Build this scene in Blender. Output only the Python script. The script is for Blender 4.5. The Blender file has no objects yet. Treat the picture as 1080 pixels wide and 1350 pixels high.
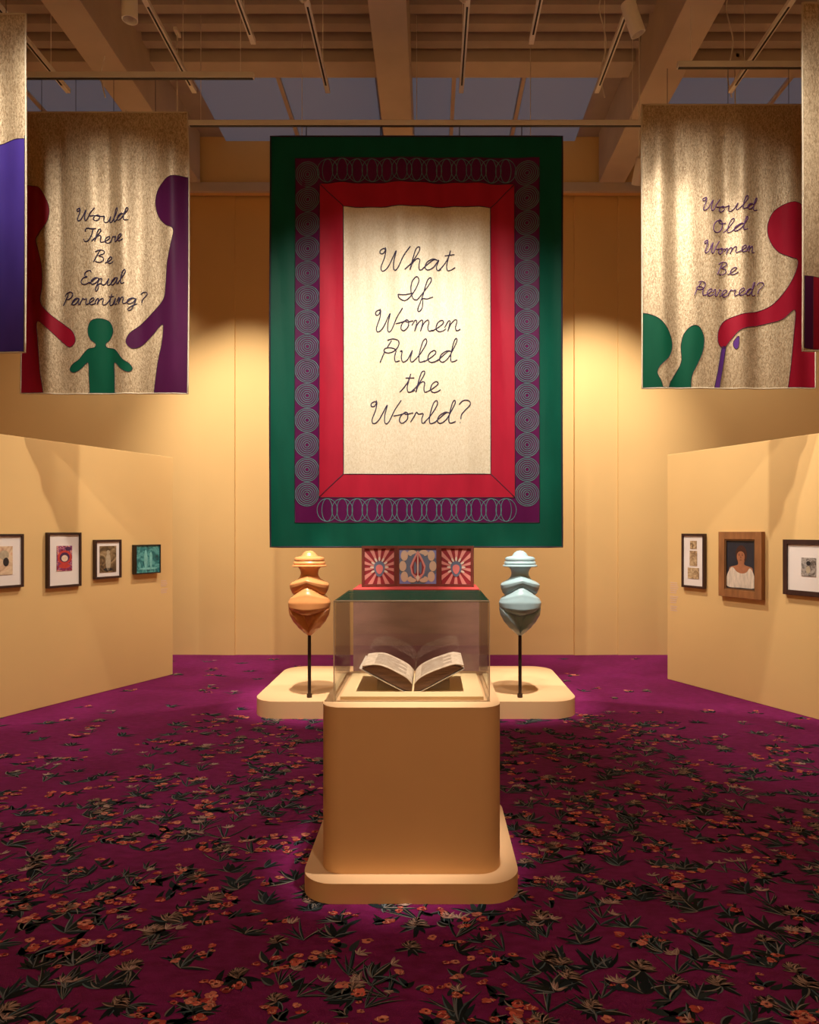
import bpy, bmesh, math, random
from mathutils import Vector, Matrix
random.seed(7)
S = bpy.context.scene
COL = S.collection
PI = math.pi

# ------------------------------------------------------------------ camera
F, CX, CY, EYE = 900.0, 568.0, 702.0, 1.65          # focal length in px, principal point, eye height
cam = bpy.data.cameras.new('camera'); cam.sensor_fit = 'VERTICAL'; cam.sensor_height = 36.0; cam.sensor_width = 36.0
cam.lens = 36.0 * F / 1350.0
cam.shift_x = -(CX - 540.0) / 1350.0; cam.shift_y = (CY - 675.0) / 1350.0
cam.clip_start = 0.05; cam.clip_end = 60
cam_o = bpy.data.objects.new('camera', cam); COL.objects.link(cam_o)
cam_o.location = (0, 0, EYE); cam_o.rotation_euler = (PI/2, 0, 0)
S.camera = cam_o
# ------------------------------------------------------------------ world, exposure
w = bpy.data.worlds.new('world'); S.world = w; w.use_nodes = True
w.node_tree.nodes['Background'].inputs[0].default_value = (1.0, 0.85, 0.7, 1)
w.node_tree.nodes['Background'].inputs[1].default_value = 0.02
S.view_settings.view_transform = 'Standard'; S.view_settings.look = 'None'
S.view_settings.exposure = 0.0; S.view_settings.gamma = 1.0; S.view_settings.use_curve_mapping = False
WARM = (1.0, 0.885, 0.755)
# spot lamps: key, position on its track, aim, watts, cone in degrees, blend, wording of what it lights
SPOTS = [
 ('banner_a', (-0.98, 3.6, 5.60), (-0.55, 6.8, 2.75), 540, 62, 1., 'aimed at the left half of the large green and red banner'),
 ('banner_b', ( 0.29, 3.6, 5.60), ( 0.25, 6.8, 2.65), 540, 62, 1., 'aimed at the right half of the large green and red banner'),
 ('back_l',   (-2.60, 7.0, 5.45), (-2.45, 9.2, 2.50), 720, 66, 1., 'washing the back wall, hidden by the equal parenting banner'),
 ('back_r',   ( 2.14, 7.0, 5.35), ( 2.10, 9.2, 2.75), 720, 66, 1., 'small beside the right beam, washing the back wall'),
 ('side_l',   (-2.25, 3.3, 5.60), (-2.85, 6.09, 3.85), 270, 52, 1., 'aimed at the equal parenting banner'),
 ('side_r',   ( 1.58, 3.2, 5.60), ( 2.35, 5.95, 3.90), 270, 52, 1., 'aimed at the old women banner'),
 ('near_l',   (-2.25, 2.6, 5.60), (-3.10, 4.95, 4.20), 120, 56, 1., 'aimed at the gold banner with the blue shape'),
 ('near_r',   ( 2.85, 2.6, 5.60), ( 2.90, 4.85, 4.20), 110, 56, 1., 'aimed at the gold banner with the red patch'),
 ('case',     ( 0.29, 3.12, 5.60), (-0.09, 3.45, 0.85), 1500, 15.5, .9, 'pointing straight down on the glass case'),
 ('figure_l', (-0.98, 4.35, 5.60), (-1.10, 6.40, 0.75), 1800, 19, .8, 'aimed at the orange figure on its pole'),
 ('figure_r', ( 0.86, 4.35, 5.60), ( 0.81, 6.40, 0.75), 1800, 19, .8, 'aimed at the pale blue figure on its pole'),
 ('wall_l1',  ( 0.29, 4.9, 5.60), (-3.75, 6.2, 1.25), 420, 52, 1., 'turned across the room to the near half of the left partition'),
 ('wall_l2',  (-1.00, 7.05, 5.15), (-3.50, 6.9, 1.35), 440, 84, 1., 'hidden behind the large banner, lighting the left partition'),
 ('wall_r1',  (-0.98, 4.9, 5.60), ( 3.45, 6.0, 1.35), 520, 52, 1., 'turned across the room to the near half of the right partition'),
 ('wall_r2',  ( 0.75, 7.05, 5.15), ( 3.15, 6.7, 1.40), 600, 84, 1., 'hidden behind the large banner, lighting the right partition'),
 ('floor_l',  (-2.25, 5.1, 5.60), (-2.30, 5.35, 0.0), 330, 62, 1., 'hanging straight down beside the left ceiling beam'),
 ('floor_r',  ( 1.58, 5.33, 5.66), ( 3.40, 5.90, 1.2), 330, 62, 1., 'tilted beside the right ceiling beam'),
 ('floor_f',  ( 0.29, 1.6, 5.60), ( 0.10, 2.2, 0.0), 150, 84, 1., 'lighting the carpet in front of the glass case'),
 ('back_c',   (-0.10, 7.05, 5.15), (-0.10, 8.5, 0.0), 300, 66, 1., 'lighting the carpet behind the platform, hidden by the large banner'),
 ('fill_outer_l',  (-3.30, 7.4, 5.45), (-4.70, 9.2, 2.30), 170, 95, 1., 'added as hidden fill, washing the far left end of the back wall'),  # added fill lamp, kept out of sight to lift the dim wall end
 ('fill_outer_r',  ( 3.30, 7.4, 5.45), ( 4.70, 9.2, 2.30), 170, 95, 1., 'added as hidden fill, washing the far right end of the back wall'),  # its added counterpart on the right, likewise out of sight
 ('fill_behind_l', (-2.25, 0.2, 5.60), (-2.60, -3.5, 2.4), 1600, 80, 1., 'added as unseen fill, washing the left of the wall behind the viewer'),  # added out of view: bounce off this wall brightens the pedestal front
 ('fill_behind_r', ( 1.58, 0.2, 5.60), ( 2.20, -3.5, 2.4), 1600, 80, 1., 'added as unseen fill, washing the right of the wall behind the viewer'),  # second added bounce lamp, also out of view
]

# ------------------------------------------------------------------ helpers
def P(px, py, d): return Vector(((px - CX) * d / F, d, EYE - (py - CY) * d / F))
ROOT = {}                                            # object name -> inverse world matrix for children given in world space
def tag(o, label=None, cat=None, group=None, kind=None):
    if label: o['label'] = label
    if cat: o['category'] = cat
    if group: o['group'] = group
    if kind: o['kind'] = kind
    return o
def empty(name, loc=(0, 0, 0), rotz=0.0, label=None, cat=None, group=None):
    o = bpy.data.objects.new(name, None); COL.objects.link(o)
    o.empty_display_size = .1; o.location = loc; o.rotation_euler = (0, 0, rotz)
    ROOT[o.name] = (Matrix.Translation(loc) @ Matrix.Rotation(rotz, 4, 'Z')).inverted()
    return tag(o, label, cat, group)
def link(name, me, mat, parent=None, local=False, smooth=False):
    o = bpy.data.objects.new(name, me); COL.objects.link(o)
    if mat is not None:
        for m in (mat if isinstance(mat, (list, tuple)) else [mat]): me.materials.append(m)
    if parent is not None:
        o.parent = parent
        inv = ROOT.get(parent.name)
        if inv is not None and not local: me.transform(inv)
        if parent.parent is not None or (inv is not None): ROOT[o.name] = inv
    if smooth: me.polygons.foreach_set('use_smooth', [True] * len(me.polygons))
    return o
def mesh(name, verts, faces, mat, parent=None, local=False, smooth=False):
    me = bpy.data.meshes.new(name); me.from_pydata([tuple(v) for v in verts], [], faces); me.update()
    return link(name, me, mat, parent, local, smooth)
def from_bm(name, bm, mat, parent=None, local=False, smooth=False):
    bmesh.ops.recalc_face_normals(bm, faces=bm.faces[:])
    me = bpy.data.meshes.new(name); bm.to_mesh(me); bm.free()
    return link(name, me, mat, parent, local, smooth)
def sharp(o, ang=35):
    o.data.polygons.foreach_set('use_smooth', [True] * len(o.data.polygons))
    try: o.data.set_sharp_from_angle(angle=math.radians(ang))
    except Exception: pass
    return o
def bm_box(bm, x0, x1, y0, y1, z0, z1):
    v = [bm.verts.new(c) for c in ((x0,y0,z0),(x1,y0,z0),(x1,y1,z0),(x0,y1,z0),(x0,y0,z1),(x1,y0,z1),(x1,y1,z1),(x0,y1,z1))]
    for f in ((0,3,2,1),(4,5,6,7),(0,1,5,4),(1,2,6,5),(2,3,7,6),(3,0,4,7)): bm.faces.new([v[i] for i in f])
def box(name, x0, x1, y0, y1, z0, z1, mat, parent=None, local=False, bev=0.0):
    bm = bmesh.new(); bm_box(bm, x0, x1, y0, y1, z0, z1)
    if bev: bmesh.ops.bevel(bm, geom=bm.edges[:], offset=bev, segments=2, affect='EDGES', profile=.6)
    return from_bm(name, bm, mat, parent, local)
def rounded_slab(name, x0, x1, y0, y1, z0, z1, r, mat, parent=None, bev=.008, seg=10):
    pts = []
    for cx, cy, a0 in ((x1-r, y1-r, 0), (x0+r, y1-r, PI/2), (x0+r, y0+r, PI), (x1-r, y0+r, 1.5*PI)):
        for i in range(seg+1):
            a = a0 + PI/2*i/seg; pts.append((cx + r*math.cos(a), cy + r*math.sin(a)))
    bm = bmesh.new()
    b = [bm.verts.new((x, y, z0)) for x, y in pts]; t = [bm.verts.new((x, y, z1)) for x, y in pts]
    n = len(pts); bm.faces.new(b[::-1]); top = bm.faces.new(t)
    for i in range(n): bm.faces.new((b[i], b[(i+1) % n], t[(i+1) % n], t[i]))
    if bev: bmesh.ops.bevel(bm, geom=list(top.edges), offset=bev, segments=3, affect='EDGES', profile=.5)
    return sharp(from_bm(name, bm, mat, parent), 30)
def tube_geo(pts, r, sides=6, closed=False, flat=None):
    """verts, faces of a tube along pts; flat = unit vector along which the section is squashed"""
    V, Fc = [], []; n = len(pts)
    for i, p in enumerate(pts):
        p = Vector(p)
        a = Vector(pts[(i-1) % n] if (closed or i > 0) else pts[0]); b = Vector(pts[(i+1) % n] if (closed or i < n-1) else pts[-1])
        t = (b - a)
        if t.length < 1e-9: t = Vector((0, 0, 1))
        t.normalize()
        ref = Vector((0, 1, 0)) if abs(t.y) < .95 else Vector((1, 0, 0))
        u = t.cross(ref).normalized(); v = u.cross(t).normalized()
        for k in range(sides):
            a_ = 2*PI*k/sides; V.append(p + u*(r*math.cos(a_)) + v*(r*math.sin(a_)*(flat or 1)))
    m = n if closed else n-1
    for i in range(m):
        for k in range(sides):
            j = (i+1) % n
            Fc.append((i*sides+k, i*sides+(k+1) % sides, j*sides+(k+1) % sides, j*sides+k))
    if not closed:
        Fc.append(tuple(range(sides))[::-1]); Fc.append(tuple((n-1)*sides+k for k in range(sides)))
    return V, Fc
def tubes(name, paths, r, mat, parent=None, sides=6, closed=False, flat=None, local=False):
    V, Fc = [], []
    for p in paths:
        v, f = tube_geo(p, r, sides, closed, flat); o = len(V)
        V += v; Fc += [tuple(i+o for i in q) for q in f]
    return mesh(name, V, Fc, mat, parent, local, True)
def lathe(name, prof, c, mat, parent=None, n=32, ry=1.0, local=False, smooth=True):
    V, Fc = [], []
    for r, z in prof:
        for k in range(n):
            a = 2*PI*k/n; V.append((c[0]+r*math.sin(a), c[1]-r*ry*math.cos(a), z))
    for i in range(len(prof)-1):
        for k in range(n): Fc.append((i*n+k, i*n+(k+1) % n, (i+1)*n+(k+1) % n, (i+1)*n+k))
    Fc.append(tuple(range(n))[::-1]); Fc.append(tuple((len(prof)-1)*n+k for k in range(n)))
    bm = bmesh.new(); vs = [bm.verts.new(v) for v in V]
    for f in Fc:
        try: bm.faces.new([vs[i] for i in f])
        except ValueError: pass
    bmesh.ops.remove_doubles(bm, verts=bm.verts[:], dist=1e-5)
    o = from_bm(name, bm, mat, parent, local)
    return sharp(o, 40) if smooth else o
def catmull(pts, k=6, closed=False):
    pts = [Vector((p[0], p[1], 0)) for p in pts]; out = []; n = len(pts)
    for i in range(n if closed else n-1):
        p1, p2 = pts[i], pts[(i+1) % n]
        p0 = pts[(i-1) % n] if (closed or i > 0) else p1; p3 = pts[(i+2) % n] if (closed or i < n-2) else p2
        for j in range(k):
            t = j/k
            out.append(.5*((2*p1)+(p2-p0)*t+(2*p0-5*p1+4*p2-p3)*t*t+(3*p1-p0-3*p2+p3)*t**3))
    if not closed: out.append(pts[-1])
    return [(q.x, q.y) for q in out]

# ------------------------------------------------------------------ materials
def srgb(r, g, b):
    f = lambda c: (c/255/12.92) if c/255 <= .04045 else ((c/255+.055)/1.055)**2.4
    return (f(r), f(g), f(b), 1)
def base_mat(name):
    m = bpy.data.materials.new(name); m.use_nodes = True
    return m, m.node_tree, m.node_tree.nodes['Principled BSDF']
def mat(name, col, rough=.6, metal=0.0, var=.06, scale=6.0, bump=0.0, bscale=120.0, sheen=0.0, stretch=(1, 1, 1), spec=.5):
    """colour with slight mottling and fine relief, in object space"""
    m, nt, b = base_mat(name); N, L = nt.nodes, nt.links
    tc = N.new('ShaderNodeTexCoord'); mp = N.new('ShaderNodeMapping'); L.new(tc.outputs['Object'], mp.inputs[0]); mp.inputs['Scale'].default_value = stretch
    nz = N.new('ShaderNodeTexNoise'); nz.inputs['Scale'].default_value = scale; nz.inputs['Detail'].default_value = 4; L.new(mp.outputs[0], nz.inputs['Vector'])
    rp = N.new('ShaderNodeValToRGB'); c = Vector(col[:3])
    rp.color_ramp.elements[0].position = .3; rp.color_ramp.elements[1].position = .7
    rp.color_ramp.elements[0].color = (*(c*(1-var)), 1); rp.color_ramp.elements[1].color = (*[min(1, x) for x in c*(1+var)], 1)
    L.new(nz.outputs[0], rp.inputs[0]); L.new(rp.outputs[0], b.inputs['Base Color'])
    b.inputs['Roughness'].default_value = rough; b.inputs['Metallic'].default_value = metal; b.inputs['Specular IOR Level'].default_value = spec
    if sheen: b.inputs['Sheen Weight'].default_value = sheen; b.inputs['Sheen Roughness'].default_value = .4
    if bump:
        n2 = N.new('ShaderNodeTexNoise'); n2.inputs['Scale'].default_value = bscale; n2.inputs['Detail'].default_value = 3; L.new(mp.outputs[0], n2.inputs['Vector'])
        bp = N.new('ShaderNodeBump'); bp.inputs['Strength'].default_value = bump; bp.inputs['Distance'].default_value = .01
        L.new(n2.outputs[0], bp.inputs['Height']); L.new(bp.outputs[0], b.inputs['Normal'])
    return m
def brocade(name, dark, light, metal, rough, bump):
    m, nt, b = base_mat(name); N, L = nt.nodes, nt.links
    tc = N.new('ShaderNodeTexCoord'); mp = N.new('ShaderNodeMapping'); L.new(tc.outputs['Object'], mp.inputs[0]); mp.inputs['Scale'].default_value = (1.0, 1.0, .42)
    nz = N.new('ShaderNodeTexNoise'); nz.inputs['Scale'].default_value = 95; nz.inputs['Detail'].default_value = 3; nz.inputs['Distortion'].default_value = 1.2; L.new(mp.outputs[0], nz.inputs['Vector'])
    rp = N.new('ShaderNodeValToRGB'); e = rp.color_ramp.elements
    e[0].position = .36; e[0].color = (*dark, 1); e[1].position = .62; e[1].color = (*light, 1)
    L.new(nz.outputs[0], rp.inputs[0]); L.new(rp.outputs[0], b.inputs['Base Color'])
    b.inputs['Metallic'].default_value = metal; b.inputs['Roughness'].default_value = rough
    bp = N.new('ShaderNodeBump'); bp.inputs['Strength'].default_value = bump; bp.inputs['Distance'].default_value = .01
    L.new(nz.outputs[0], bp.inputs['Height']); L.new(bp.outputs[0], b.inputs['Normal'])
    return m
def satin(name, col, rough=.5):
    return mat(name, col, rough=rough, var=.12, scale=5, bump=.12, bscale=18, stretch=(1, 1, .35), spec=.12)
def glass_mat(name):
    """clear acrylic: passes light straight, mirrors more at grazing angles (Schlick)"""
    m = bpy.data.materials.new(name); m.use_nodes = True; nt = m.node_tree; N, L = nt.nodes, nt.links
    N.remove(N['Principled BSDF']); out = N['Material Output']
    g = N.new('ShaderNodeNewGeometry'); dt = N.new('ShaderNodeVectorMath'); dt.operation = 'DOT_PRODUCT'
    L.new(g.outputs['Incoming'], dt.inputs[0]); L.new(g.outputs['Normal'], dt.inputs[1])
    ab = N.new('ShaderNodeMath'); ab.operation = 'ABSOLUTE'; L.new(dt.outputs['Value'], ab.inputs[0])
    om = N.new('ShaderNodeMath'); om.operation = 'SUBTRACT'; om.inputs[0].default_value = 1; L.new(ab.outputs[0], om.inputs[1])
    pw = N.new('ShaderNodeMath'); pw.operation = 'POWER'; pw.inputs[1].default_value = 5; L.new(om.outputs[0], pw.inputs[0])
    ml = N.new('ShaderNodeMath'); ml.operation = 'MULTIPLY_ADD'; ml.inputs[1].default_value = .96; ml.inputs[2].default_value = .035; L.new(pw.outputs[0], ml.inputs[0])
    tr = N.new('ShaderNodeBsdfTransparent'); tr.inputs[0].default_value = (.965, .96, .95, 1)
    gl = N.new('ShaderNodeBsdfGlossy'); gl.inputs['Roughness'].default_value = .01
    mx = N.new('ShaderNodeMixShader'); L.new(ml.outputs[0], mx.inputs[0]); L.new(tr.outputs[0], mx.inputs[1]); L.new(gl.outputs[0], mx.inputs[2])
    L.new(mx.outputs[0], out.inputs['Surface'])
    return m
def print_mat(name, cols, scale=9.0, dist=2.0, rough=.5):
    m, nt, b = base_mat(name); N, L = nt.nodes, nt.links
    tc = N.new('ShaderNodeTexCoord'); nz = N.new('ShaderNodeTexNoise'); nz.inputs['Scale'].default_value = scale; nz.inputs['Detail'].default_value = 5; nz.inputs['Distortion'].default_value = dist
    L.new(tc.outputs['Object'], nz.inputs['Vector']); rp = N.new('ShaderNodeValToRGB'); e = rp.color_ramp.elements
    k = len(cols); e[0].position = .3; e[0].color = cols[0]; e[1].position = .7; e[1].color = cols[-1]
    for i in range(1, k-1): q = e.new(.3+.4*i/(k-1)); q.color = cols[i]
    L.new(nz.outputs[0], rp.inputs[0]); L.new(rp.outputs[0], b.inputs['Base Color']); b.inputs['Roughness'].default_value = rough
    return m
def emit_mat(name, col, s):
    m, nt, b = base_mat(name); b.inputs['Base Color'].default_value = (*col, 1); b.inputs['Emission Color'].default_value = (*col, 1); b.inputs['Emission Strength'].default_value = s
    b.inputs['Roughness'].default_value = .35
    return m

M = {}
M['wall'] = mat('yellow_wall_paint', (.76, .50, .205), .75, var=.02, scale=1.5, bump=.02, bscale=200, spec=.3)
M['plinth'] = mat('tan_plinth_paint', (.74, .47, .245), .6, var=.02, scale=3, spec=.35)
M['ceil'] = mat('brown_ceiling_paint', (.43, .36, .32), .7, var=.08, scale=4)
M['beam'] = mat('beam_paint', (.57, .475, .405), .7, var=.07, scale=3, bump=.03, bscale=40)
M['white'] = mat('off_white_enamel', (.84, .79, .72), .4, var=.03)
M['black'] = mat('black_metal', (.012, .010, .010), .45, var=.2)
M['slot'] = mat('dark_track_slot', (.02, .012, .01), .6, var=.2)
M['sky'] = emit_mat('skylight_glazing', (.20, .22, .30), .20)
M['gold'] = brocade('gold_brocade', (.36, .255, .145), (.68, .55, .36), .30, .45, .35)
M['cream'] = brocade('cream_gold_brocade', (.72, .63, .44), (.87, .80, .63), .08, .5, .2)
M['green'] = satin('green_satin', (.003, .095, .062)); M['red'] = satin('crimson_satin', (.44, .014, .042)); M['purple'] = satin('purple_satin', (.105, .006, .075))
M['sred'] = satin('dark_red_satin', (.30, .008, .026)); M['spurple'] = satin('plum_satin', (.065, .006, .048)); M['sgreen'] = satin('bottle_green_satin', (.004, .085, .045))
M['sblue'] = satin('violet_blue_satin', (.055, .032, .24)); M['violet'] = satin('violet_satin', (.11, .035, .22))
M['thread'] = mat('indigo_cord', (.022, .014, .06), .6, var=.1); M['thread2'] = mat('violet_cord', (.075, .018, .11), .6, var=.1)
M['teal'] = mat('teal_stitching', (.10, .27, .29), .5, var=.1); M['piping'] = mat('dark_piping', (.02, .008, .03), .6, var=.1)
M['goldtrim'] = mat('beaded_gold_edging', (.70, .62, .46), .4, metal=.3, bump=.6, bscale=160)
M['back'] = mat('lining_cloth', (.30, .2, .1), .8)
M['orange'] = mat('orange_lacquer', (.70, .30, .105), .28, var=.05, scale=4); M['blue'] = mat('pale_blue_lacquer', (.33, .475, .52), .28, var=.05, scale=4)
M['pole'] = mat('dark_bronze_rod', (.05, .03, .022), .35, metal=.6)
M['glass'] = glass_mat('clear_acrylic')
M['maroon'] = mat('brown_maroon_velvet', (.21, .10, .08), .85, var=.22, scale=5, bump=.1, bscale=30, stretch=(.5, 1, 2), sheen=.2)
M['redtop'] = mat('red_felt', (.50, .045, .04), .9, var=.06)
M['deck'] = mat('cream_deck_board', (.80, .60, .32), .65, var=.02)
M['page'] = print_mat('aged_pages', [(.46, .35, .25, 1), (.60, .48, .36, 1), (.70, .58, .45, 1)], 30, .5, .7)
M['edge'] = mat('page_edges', (.16, .085, .05), .8, var=.25, scale=14, bump=.4, bscale=80, stretch=(.15, 1, 4))
M['cover'] = mat('worn_vellum_cover', (.60, .50, .40), .6, var=.15, scale=12); M['ink'] = mat('faded_ink', (.16, .10, .07), .8)
M['frame_dark'] = mat('dark_walnut_frame', (.040, .016, .012), .4, var=.25, scale=20, stretch=(1, 1, .2)); M['frame_brown'] = mat('brown_wood_frame', (.30, .125, .045), .4, var=.25, scale=18, stretch=(1, 1, .2))
M['frame_gilt'] = mat('dull_gilt_lip', (.17, .085, .035), .45, metal=.3); M['mount'] = mat('white_mount_board', (.80, .72, .66), .8, var=.015)
M['vinyl'] = mat('pale_vinyl_lettering', (.72, .50, .36), .7)

# ------------------------------------------------------------------ the room
def structure(o, label): return tag(o, label, kind='structure')
RX, RY0, RY1, CEIL = 6.4, -3.5, 9.22, 6.87
# carpet
m, nt, b = base_mat('purple_carpet'); N, L = nt.nodes, nt.links
tc = N.new('ShaderNodeTexCoord'); n1 = N.new('ShaderNodeTexNoise'); n1.inputs['Scale'].default_value = 1.6; n1.inputs['Detail'].default_value = 6; L.new(tc.outputs['Object'], n1.inputs['Vector'])
mp = N.new('ShaderNodeMapping'); mp.inputs['Scale'].default_value = (1, 2.2, 1); L.new(tc.outputs['Object'], mp.inputs[0])
n2 = N.new('ShaderNodeTexNoise'); n2.inputs['Scale'].default_value = 14; n2.inputs['Detail'].default_value = 5; L.new(mp.outputs[0], n2.inputs['Vector'])
mixf = N.new('ShaderNodeMath'); mixf.operation = 'ADD'; L.new(n1.outputs[0], mixf.inputs[0]); L.new(n2.outputs[0], mixf.inputs[1])
rp = N.new('ShaderNodeValToRGB'); e = rp.color_ramp.elements
e[0].position = .40; e[0].color = (.128, .006, .052, 1); e[1].position = .62; e[1].color = (.200, .011, .104, 1)
hf = N.new('ShaderNodeMath'); hf.operation = 'MULTIPLY'; hf.inputs[1].default_value = .5; L.new(mixf.outputs[0], hf.inputs[0])
L.new(hf.outputs[0], rp.inputs[0]); L.new(rp.outputs[0], b.inputs['Base Color']); b.inputs['Roughness'].default_value = .95; b.inputs['Specular IOR Level'].default_value = .1
b.inputs['Sheen Weight'].default_value = .15; b.inputs['Sheen Tint'].default_value = (.8, .25, .8, 1)
n3 = N.new('ShaderNodeTexNoise'); n3.inputs['Scale'].default_value = 350; bp = N.new('ShaderNodeBump'); bp.inputs['Strength'].default_value = .5; bp.inputs['Distance'].default_value = .005
L.new(tc.outputs['Object'], n3.inputs['Vector']); L.new(n3.outputs[0], bp.inputs['Height']); L.new(bp.outputs[0], b.inputs['Normal'])
M['carpet'] = m
floor = structure(box('floor', -RX, RX, RY0, RY1, -.1, 0, M['carpet']), 'purple carpet woven with scattered flowers')
ROOT[floor.name] = Matrix.Identity(4)
for nm, a, lab in (('wall_left', (-RX-.15, -RX, RY0, RY1), 'yellow outer wall on the left'), ('wall_right', (RX, RX+.15, RY0, RY1), 'yellow outer wall on the right'),
                   ('wall_front', (-RX, RX, RY0-.15, RY0), 'yellow wall behind the viewer')):
    structure(box(nm, *a, 0, CEIL, M['wall']), lab)
# back wall: flat boards meeting at faint seams, each turned a touch
def bx_(px): return (px - CX) * RY1 / F
plan = [(-RX, RY1+.02), (bx_(262), RY1-.005), (bx_(310), RY1-.035), (bx_(310)+.01, RY1-.012), (bx_(756), RY1-.012), (bx_(757), RY1-.04), (bx_(814), RY1-.004), (bx_(815), RY1-.02), (RX, RY1+.02)]
bm = bmesh.new(); fr = []; bk = []
for x, y in plan: fr.append((bm.verts.new((x, y, 0)), bm.verts.new((x, y, CEIL)))); bk.append((bm.verts.new((x, RY1+.2, 0)), bm.verts.new((x, RY1+.2, CEIL))))
for i in range(len(plan)-1):
    bm.faces.new((fr[i][0], fr[i+1][0], fr[i+1][1], fr[i][1])); bm.faces.new((bk[i][0], bk[i][1], bk[i+1][1], bk[i+1][0]))
    bm.faces.new((fr[i][1], fr[i+1][1], bk[i+1][1], bk[i][1])); bm.faces.new((fr[i][0], bk[i][0], bk[i+1][0], fr[i+1][0]))
bm.faces.new((fr[0][0], fr[0][1], bk[0][1], bk[0][0])); bm.faces.new((fr[-1][0], bk[-1][0], bk[-1][1], fr[-1][1]))
structure(from_bm('wall_back', bm, M['wall']), 'tall yellow back wall behind the large banner')
# upper girder and ledge on the back wall
structure(box('trim_1', -RX, RX, RY1-.22, RY1-.05, EYE+452*9.0/F, CEIL, M['wall'], bev=.01), 'deep painted girder along the top of the back wall')
structure(box('trim_2', -RX, RX, RY1-.27, RY1-.221, EYE+450*8.95/F, EYE+462*8.95/F, M['beam'], bev=.004), 'narrow ledge under the girder of the back wall')
# ceiling: folded metal deck (ribs across the room), then skylight panels towards the back wall
Y_SK = 7.62; prof = []; y = RY0; pitch = .245
while y < Y_SK - .3:
    prof += [(y, CEIL), (y+.085, CEIL), (y+.11, CEIL-.075), (y+.22, CEIL-.075)]; y += pitch
prof += [(y, CEIL), (RY1, CEIL)]
V = []; Fc = []
for y, z in prof: V += [(-RX, y, z), (RX, y, z), (-RX, y, z+.06), (RX, y, z+.06)]
for i in range(len(prof)-1):
    a = i*4; Fc += [(a, a+1, a+5, a+4), (a+2, a+6, a+7, a+3)]
n_ = (len(prof)-1)*4; Fc += [(0, 2, 3, 1), (n_, n_+1, n_+3, n_+2)]
for i in range(len(prof)-1):
    a = i*4; Fc += [(a, a+4, a+6, a+2), (a+1, a+3, a+7, a+5)]
ceiling = structure(mesh('ceiling', V, Fc, M['ceil']), 'painted folded metal deck ceiling with cross ribs')
structure(box('trim_3', -RX, RX, Y_SK-.28, Y_SK-.02, CEIL-.16, CEIL+.02, M['beam'], bev=.006), 'flat cross girder between the ribbed deck and the skylights')
sk = structure(empty('window_1', (0, 0, 0)), 'dusky blue skylight panels above the large banner')
seams = [-5.9, -4.75, -3.35, bx_(205)*.0 - 2.95, -1.73, -.62, .27, 1.04, 2.0, 3.15, 4.2, 5.9]
beams_x = [(-3.36, -3.02), (-.63, -.27), (2.42, 2.78)]
def panel(x0, x1): box('pane', x0, x1, Y_SK, RY1-.06, CEIL-.06, CEIL-.02, M['sky'], sk)
for x0, x1 in ((-5.9, -4.75), (-4.70, -3.70), (-2.70, -1.76), (-1.70, -.64), (-.26, .24), (.29, 1.02), (1.09, 1.90), (2.80, 4.05), (4.11, 5.2)): panel(x0, x1)
for x in (-4.725, -1.73, .265, 1.055, 4.08): box('glazing_bar', x-.022, x+.022, Y_SK, RY1-.06, CEIL-.085, CEIL-.001, M['beam'], sk)
for k, (x0, x1, lab) in enumerate(((-3.36, -3.02, 'deep painted ceiling beam on the left'), (-.545, -.21, 'deep painted ceiling beam above the large banner'), (2.20, 2.54, 'deep painted ceiling beam on the right'))):
    structure(box('trim_%d' % (k+4), x0, x1, RY0, RY1-.28, EYE+4.58, CEIL+.02, M['beam'], bev=.008), lab)
# angled partitions left and right
class Wall:
    def __init__(s, A, B):
        s.A = Vector(A); s.u = (Vector(B)-s.A).normalized(); s.n = Vector((s.u.y, -s.u.x)); s.rot = math.atan2(s.u.y, s.u.x)
    def hit(s, px, py):
        k = (px-CX)/F; t = (k*s.A.y-s.A.x)/(s.u.x-k*s.u.y); q = s.A+s.u*t
        return q, EYE-(py-CY)*q.y/F
WL = Wall((-3.825, 6.06), (-3.0, 7.94)); WR = Wall((2.666, 7.69), (3.42, 6.01))
def partition(name, W, t0, t1, lab):
    o = W.A + W.u*t0; bm = bmesh.new(); bm_box(bm, 0, t1-t0, 0, .22, 0, 2.525)
    bmesh.ops.bevel(bm, geom=bm.edges[:], offset=.004, segments=1, affect='EDGES')
    ob = from_bm(name, bm, M['wall']); ob.location = (o.x, o.y, 0); ob.rotation_euler = (0, 0, W.rot)
    structure(ob, lab)
partition('wall_partition_left', WL, -1.4, (Vector((-3.0, 7.94))-WL.A).length, 'low yellow partition on the left hung with four framed prints')
partition('wall_partition_right', WR, 0, 3.2, 'low yellow partition on the right hung with a painted portrait')

# ------------------------------------------------------------------ plinths, case, figures
XC = -.09
ped = empty('display_pedestal', (XC, 3.5, 0), 0, 'tan pedestal with rounded corners on a low plinth under the glass case', 'pedestal')
rounded_slab('plinth', XC-.495, XC+.495, 3.03, 4.02, 0, .09, .15, M['plinth'], ped)
rounded_slab('column', XC-.4155, XC+.4155, 3.118, 3.945, .09, .85, .10, M['plinth'], ped, bev=.006)
vit = empty('glass_display_case', (XC, 3.5, .85), 0, 'clear acrylic case with the open book inside', 'display case')
vx0, vx1, vy0, vy1, vz = XC-.368, XC+.368, 3.229, 3.825, 1.327; th = .008
box('pane', vx0, vx1, vy0, vy0+th, .852, vz-th, M['glass'], vit); box('pane', vx0, vx1, vy1-th, vy1, .852, vz-th, M['glass'], vit)
box('pane', vx0, vx0+th, vy0+th+.0005, vy1-th-.0005, .852, vz-th, M['glass'], vit); box('pane', vx1-th, vx1, vy0+th+.0005, vy1-th-.0005, .852, vz-th, M['glass'], vit)
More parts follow.
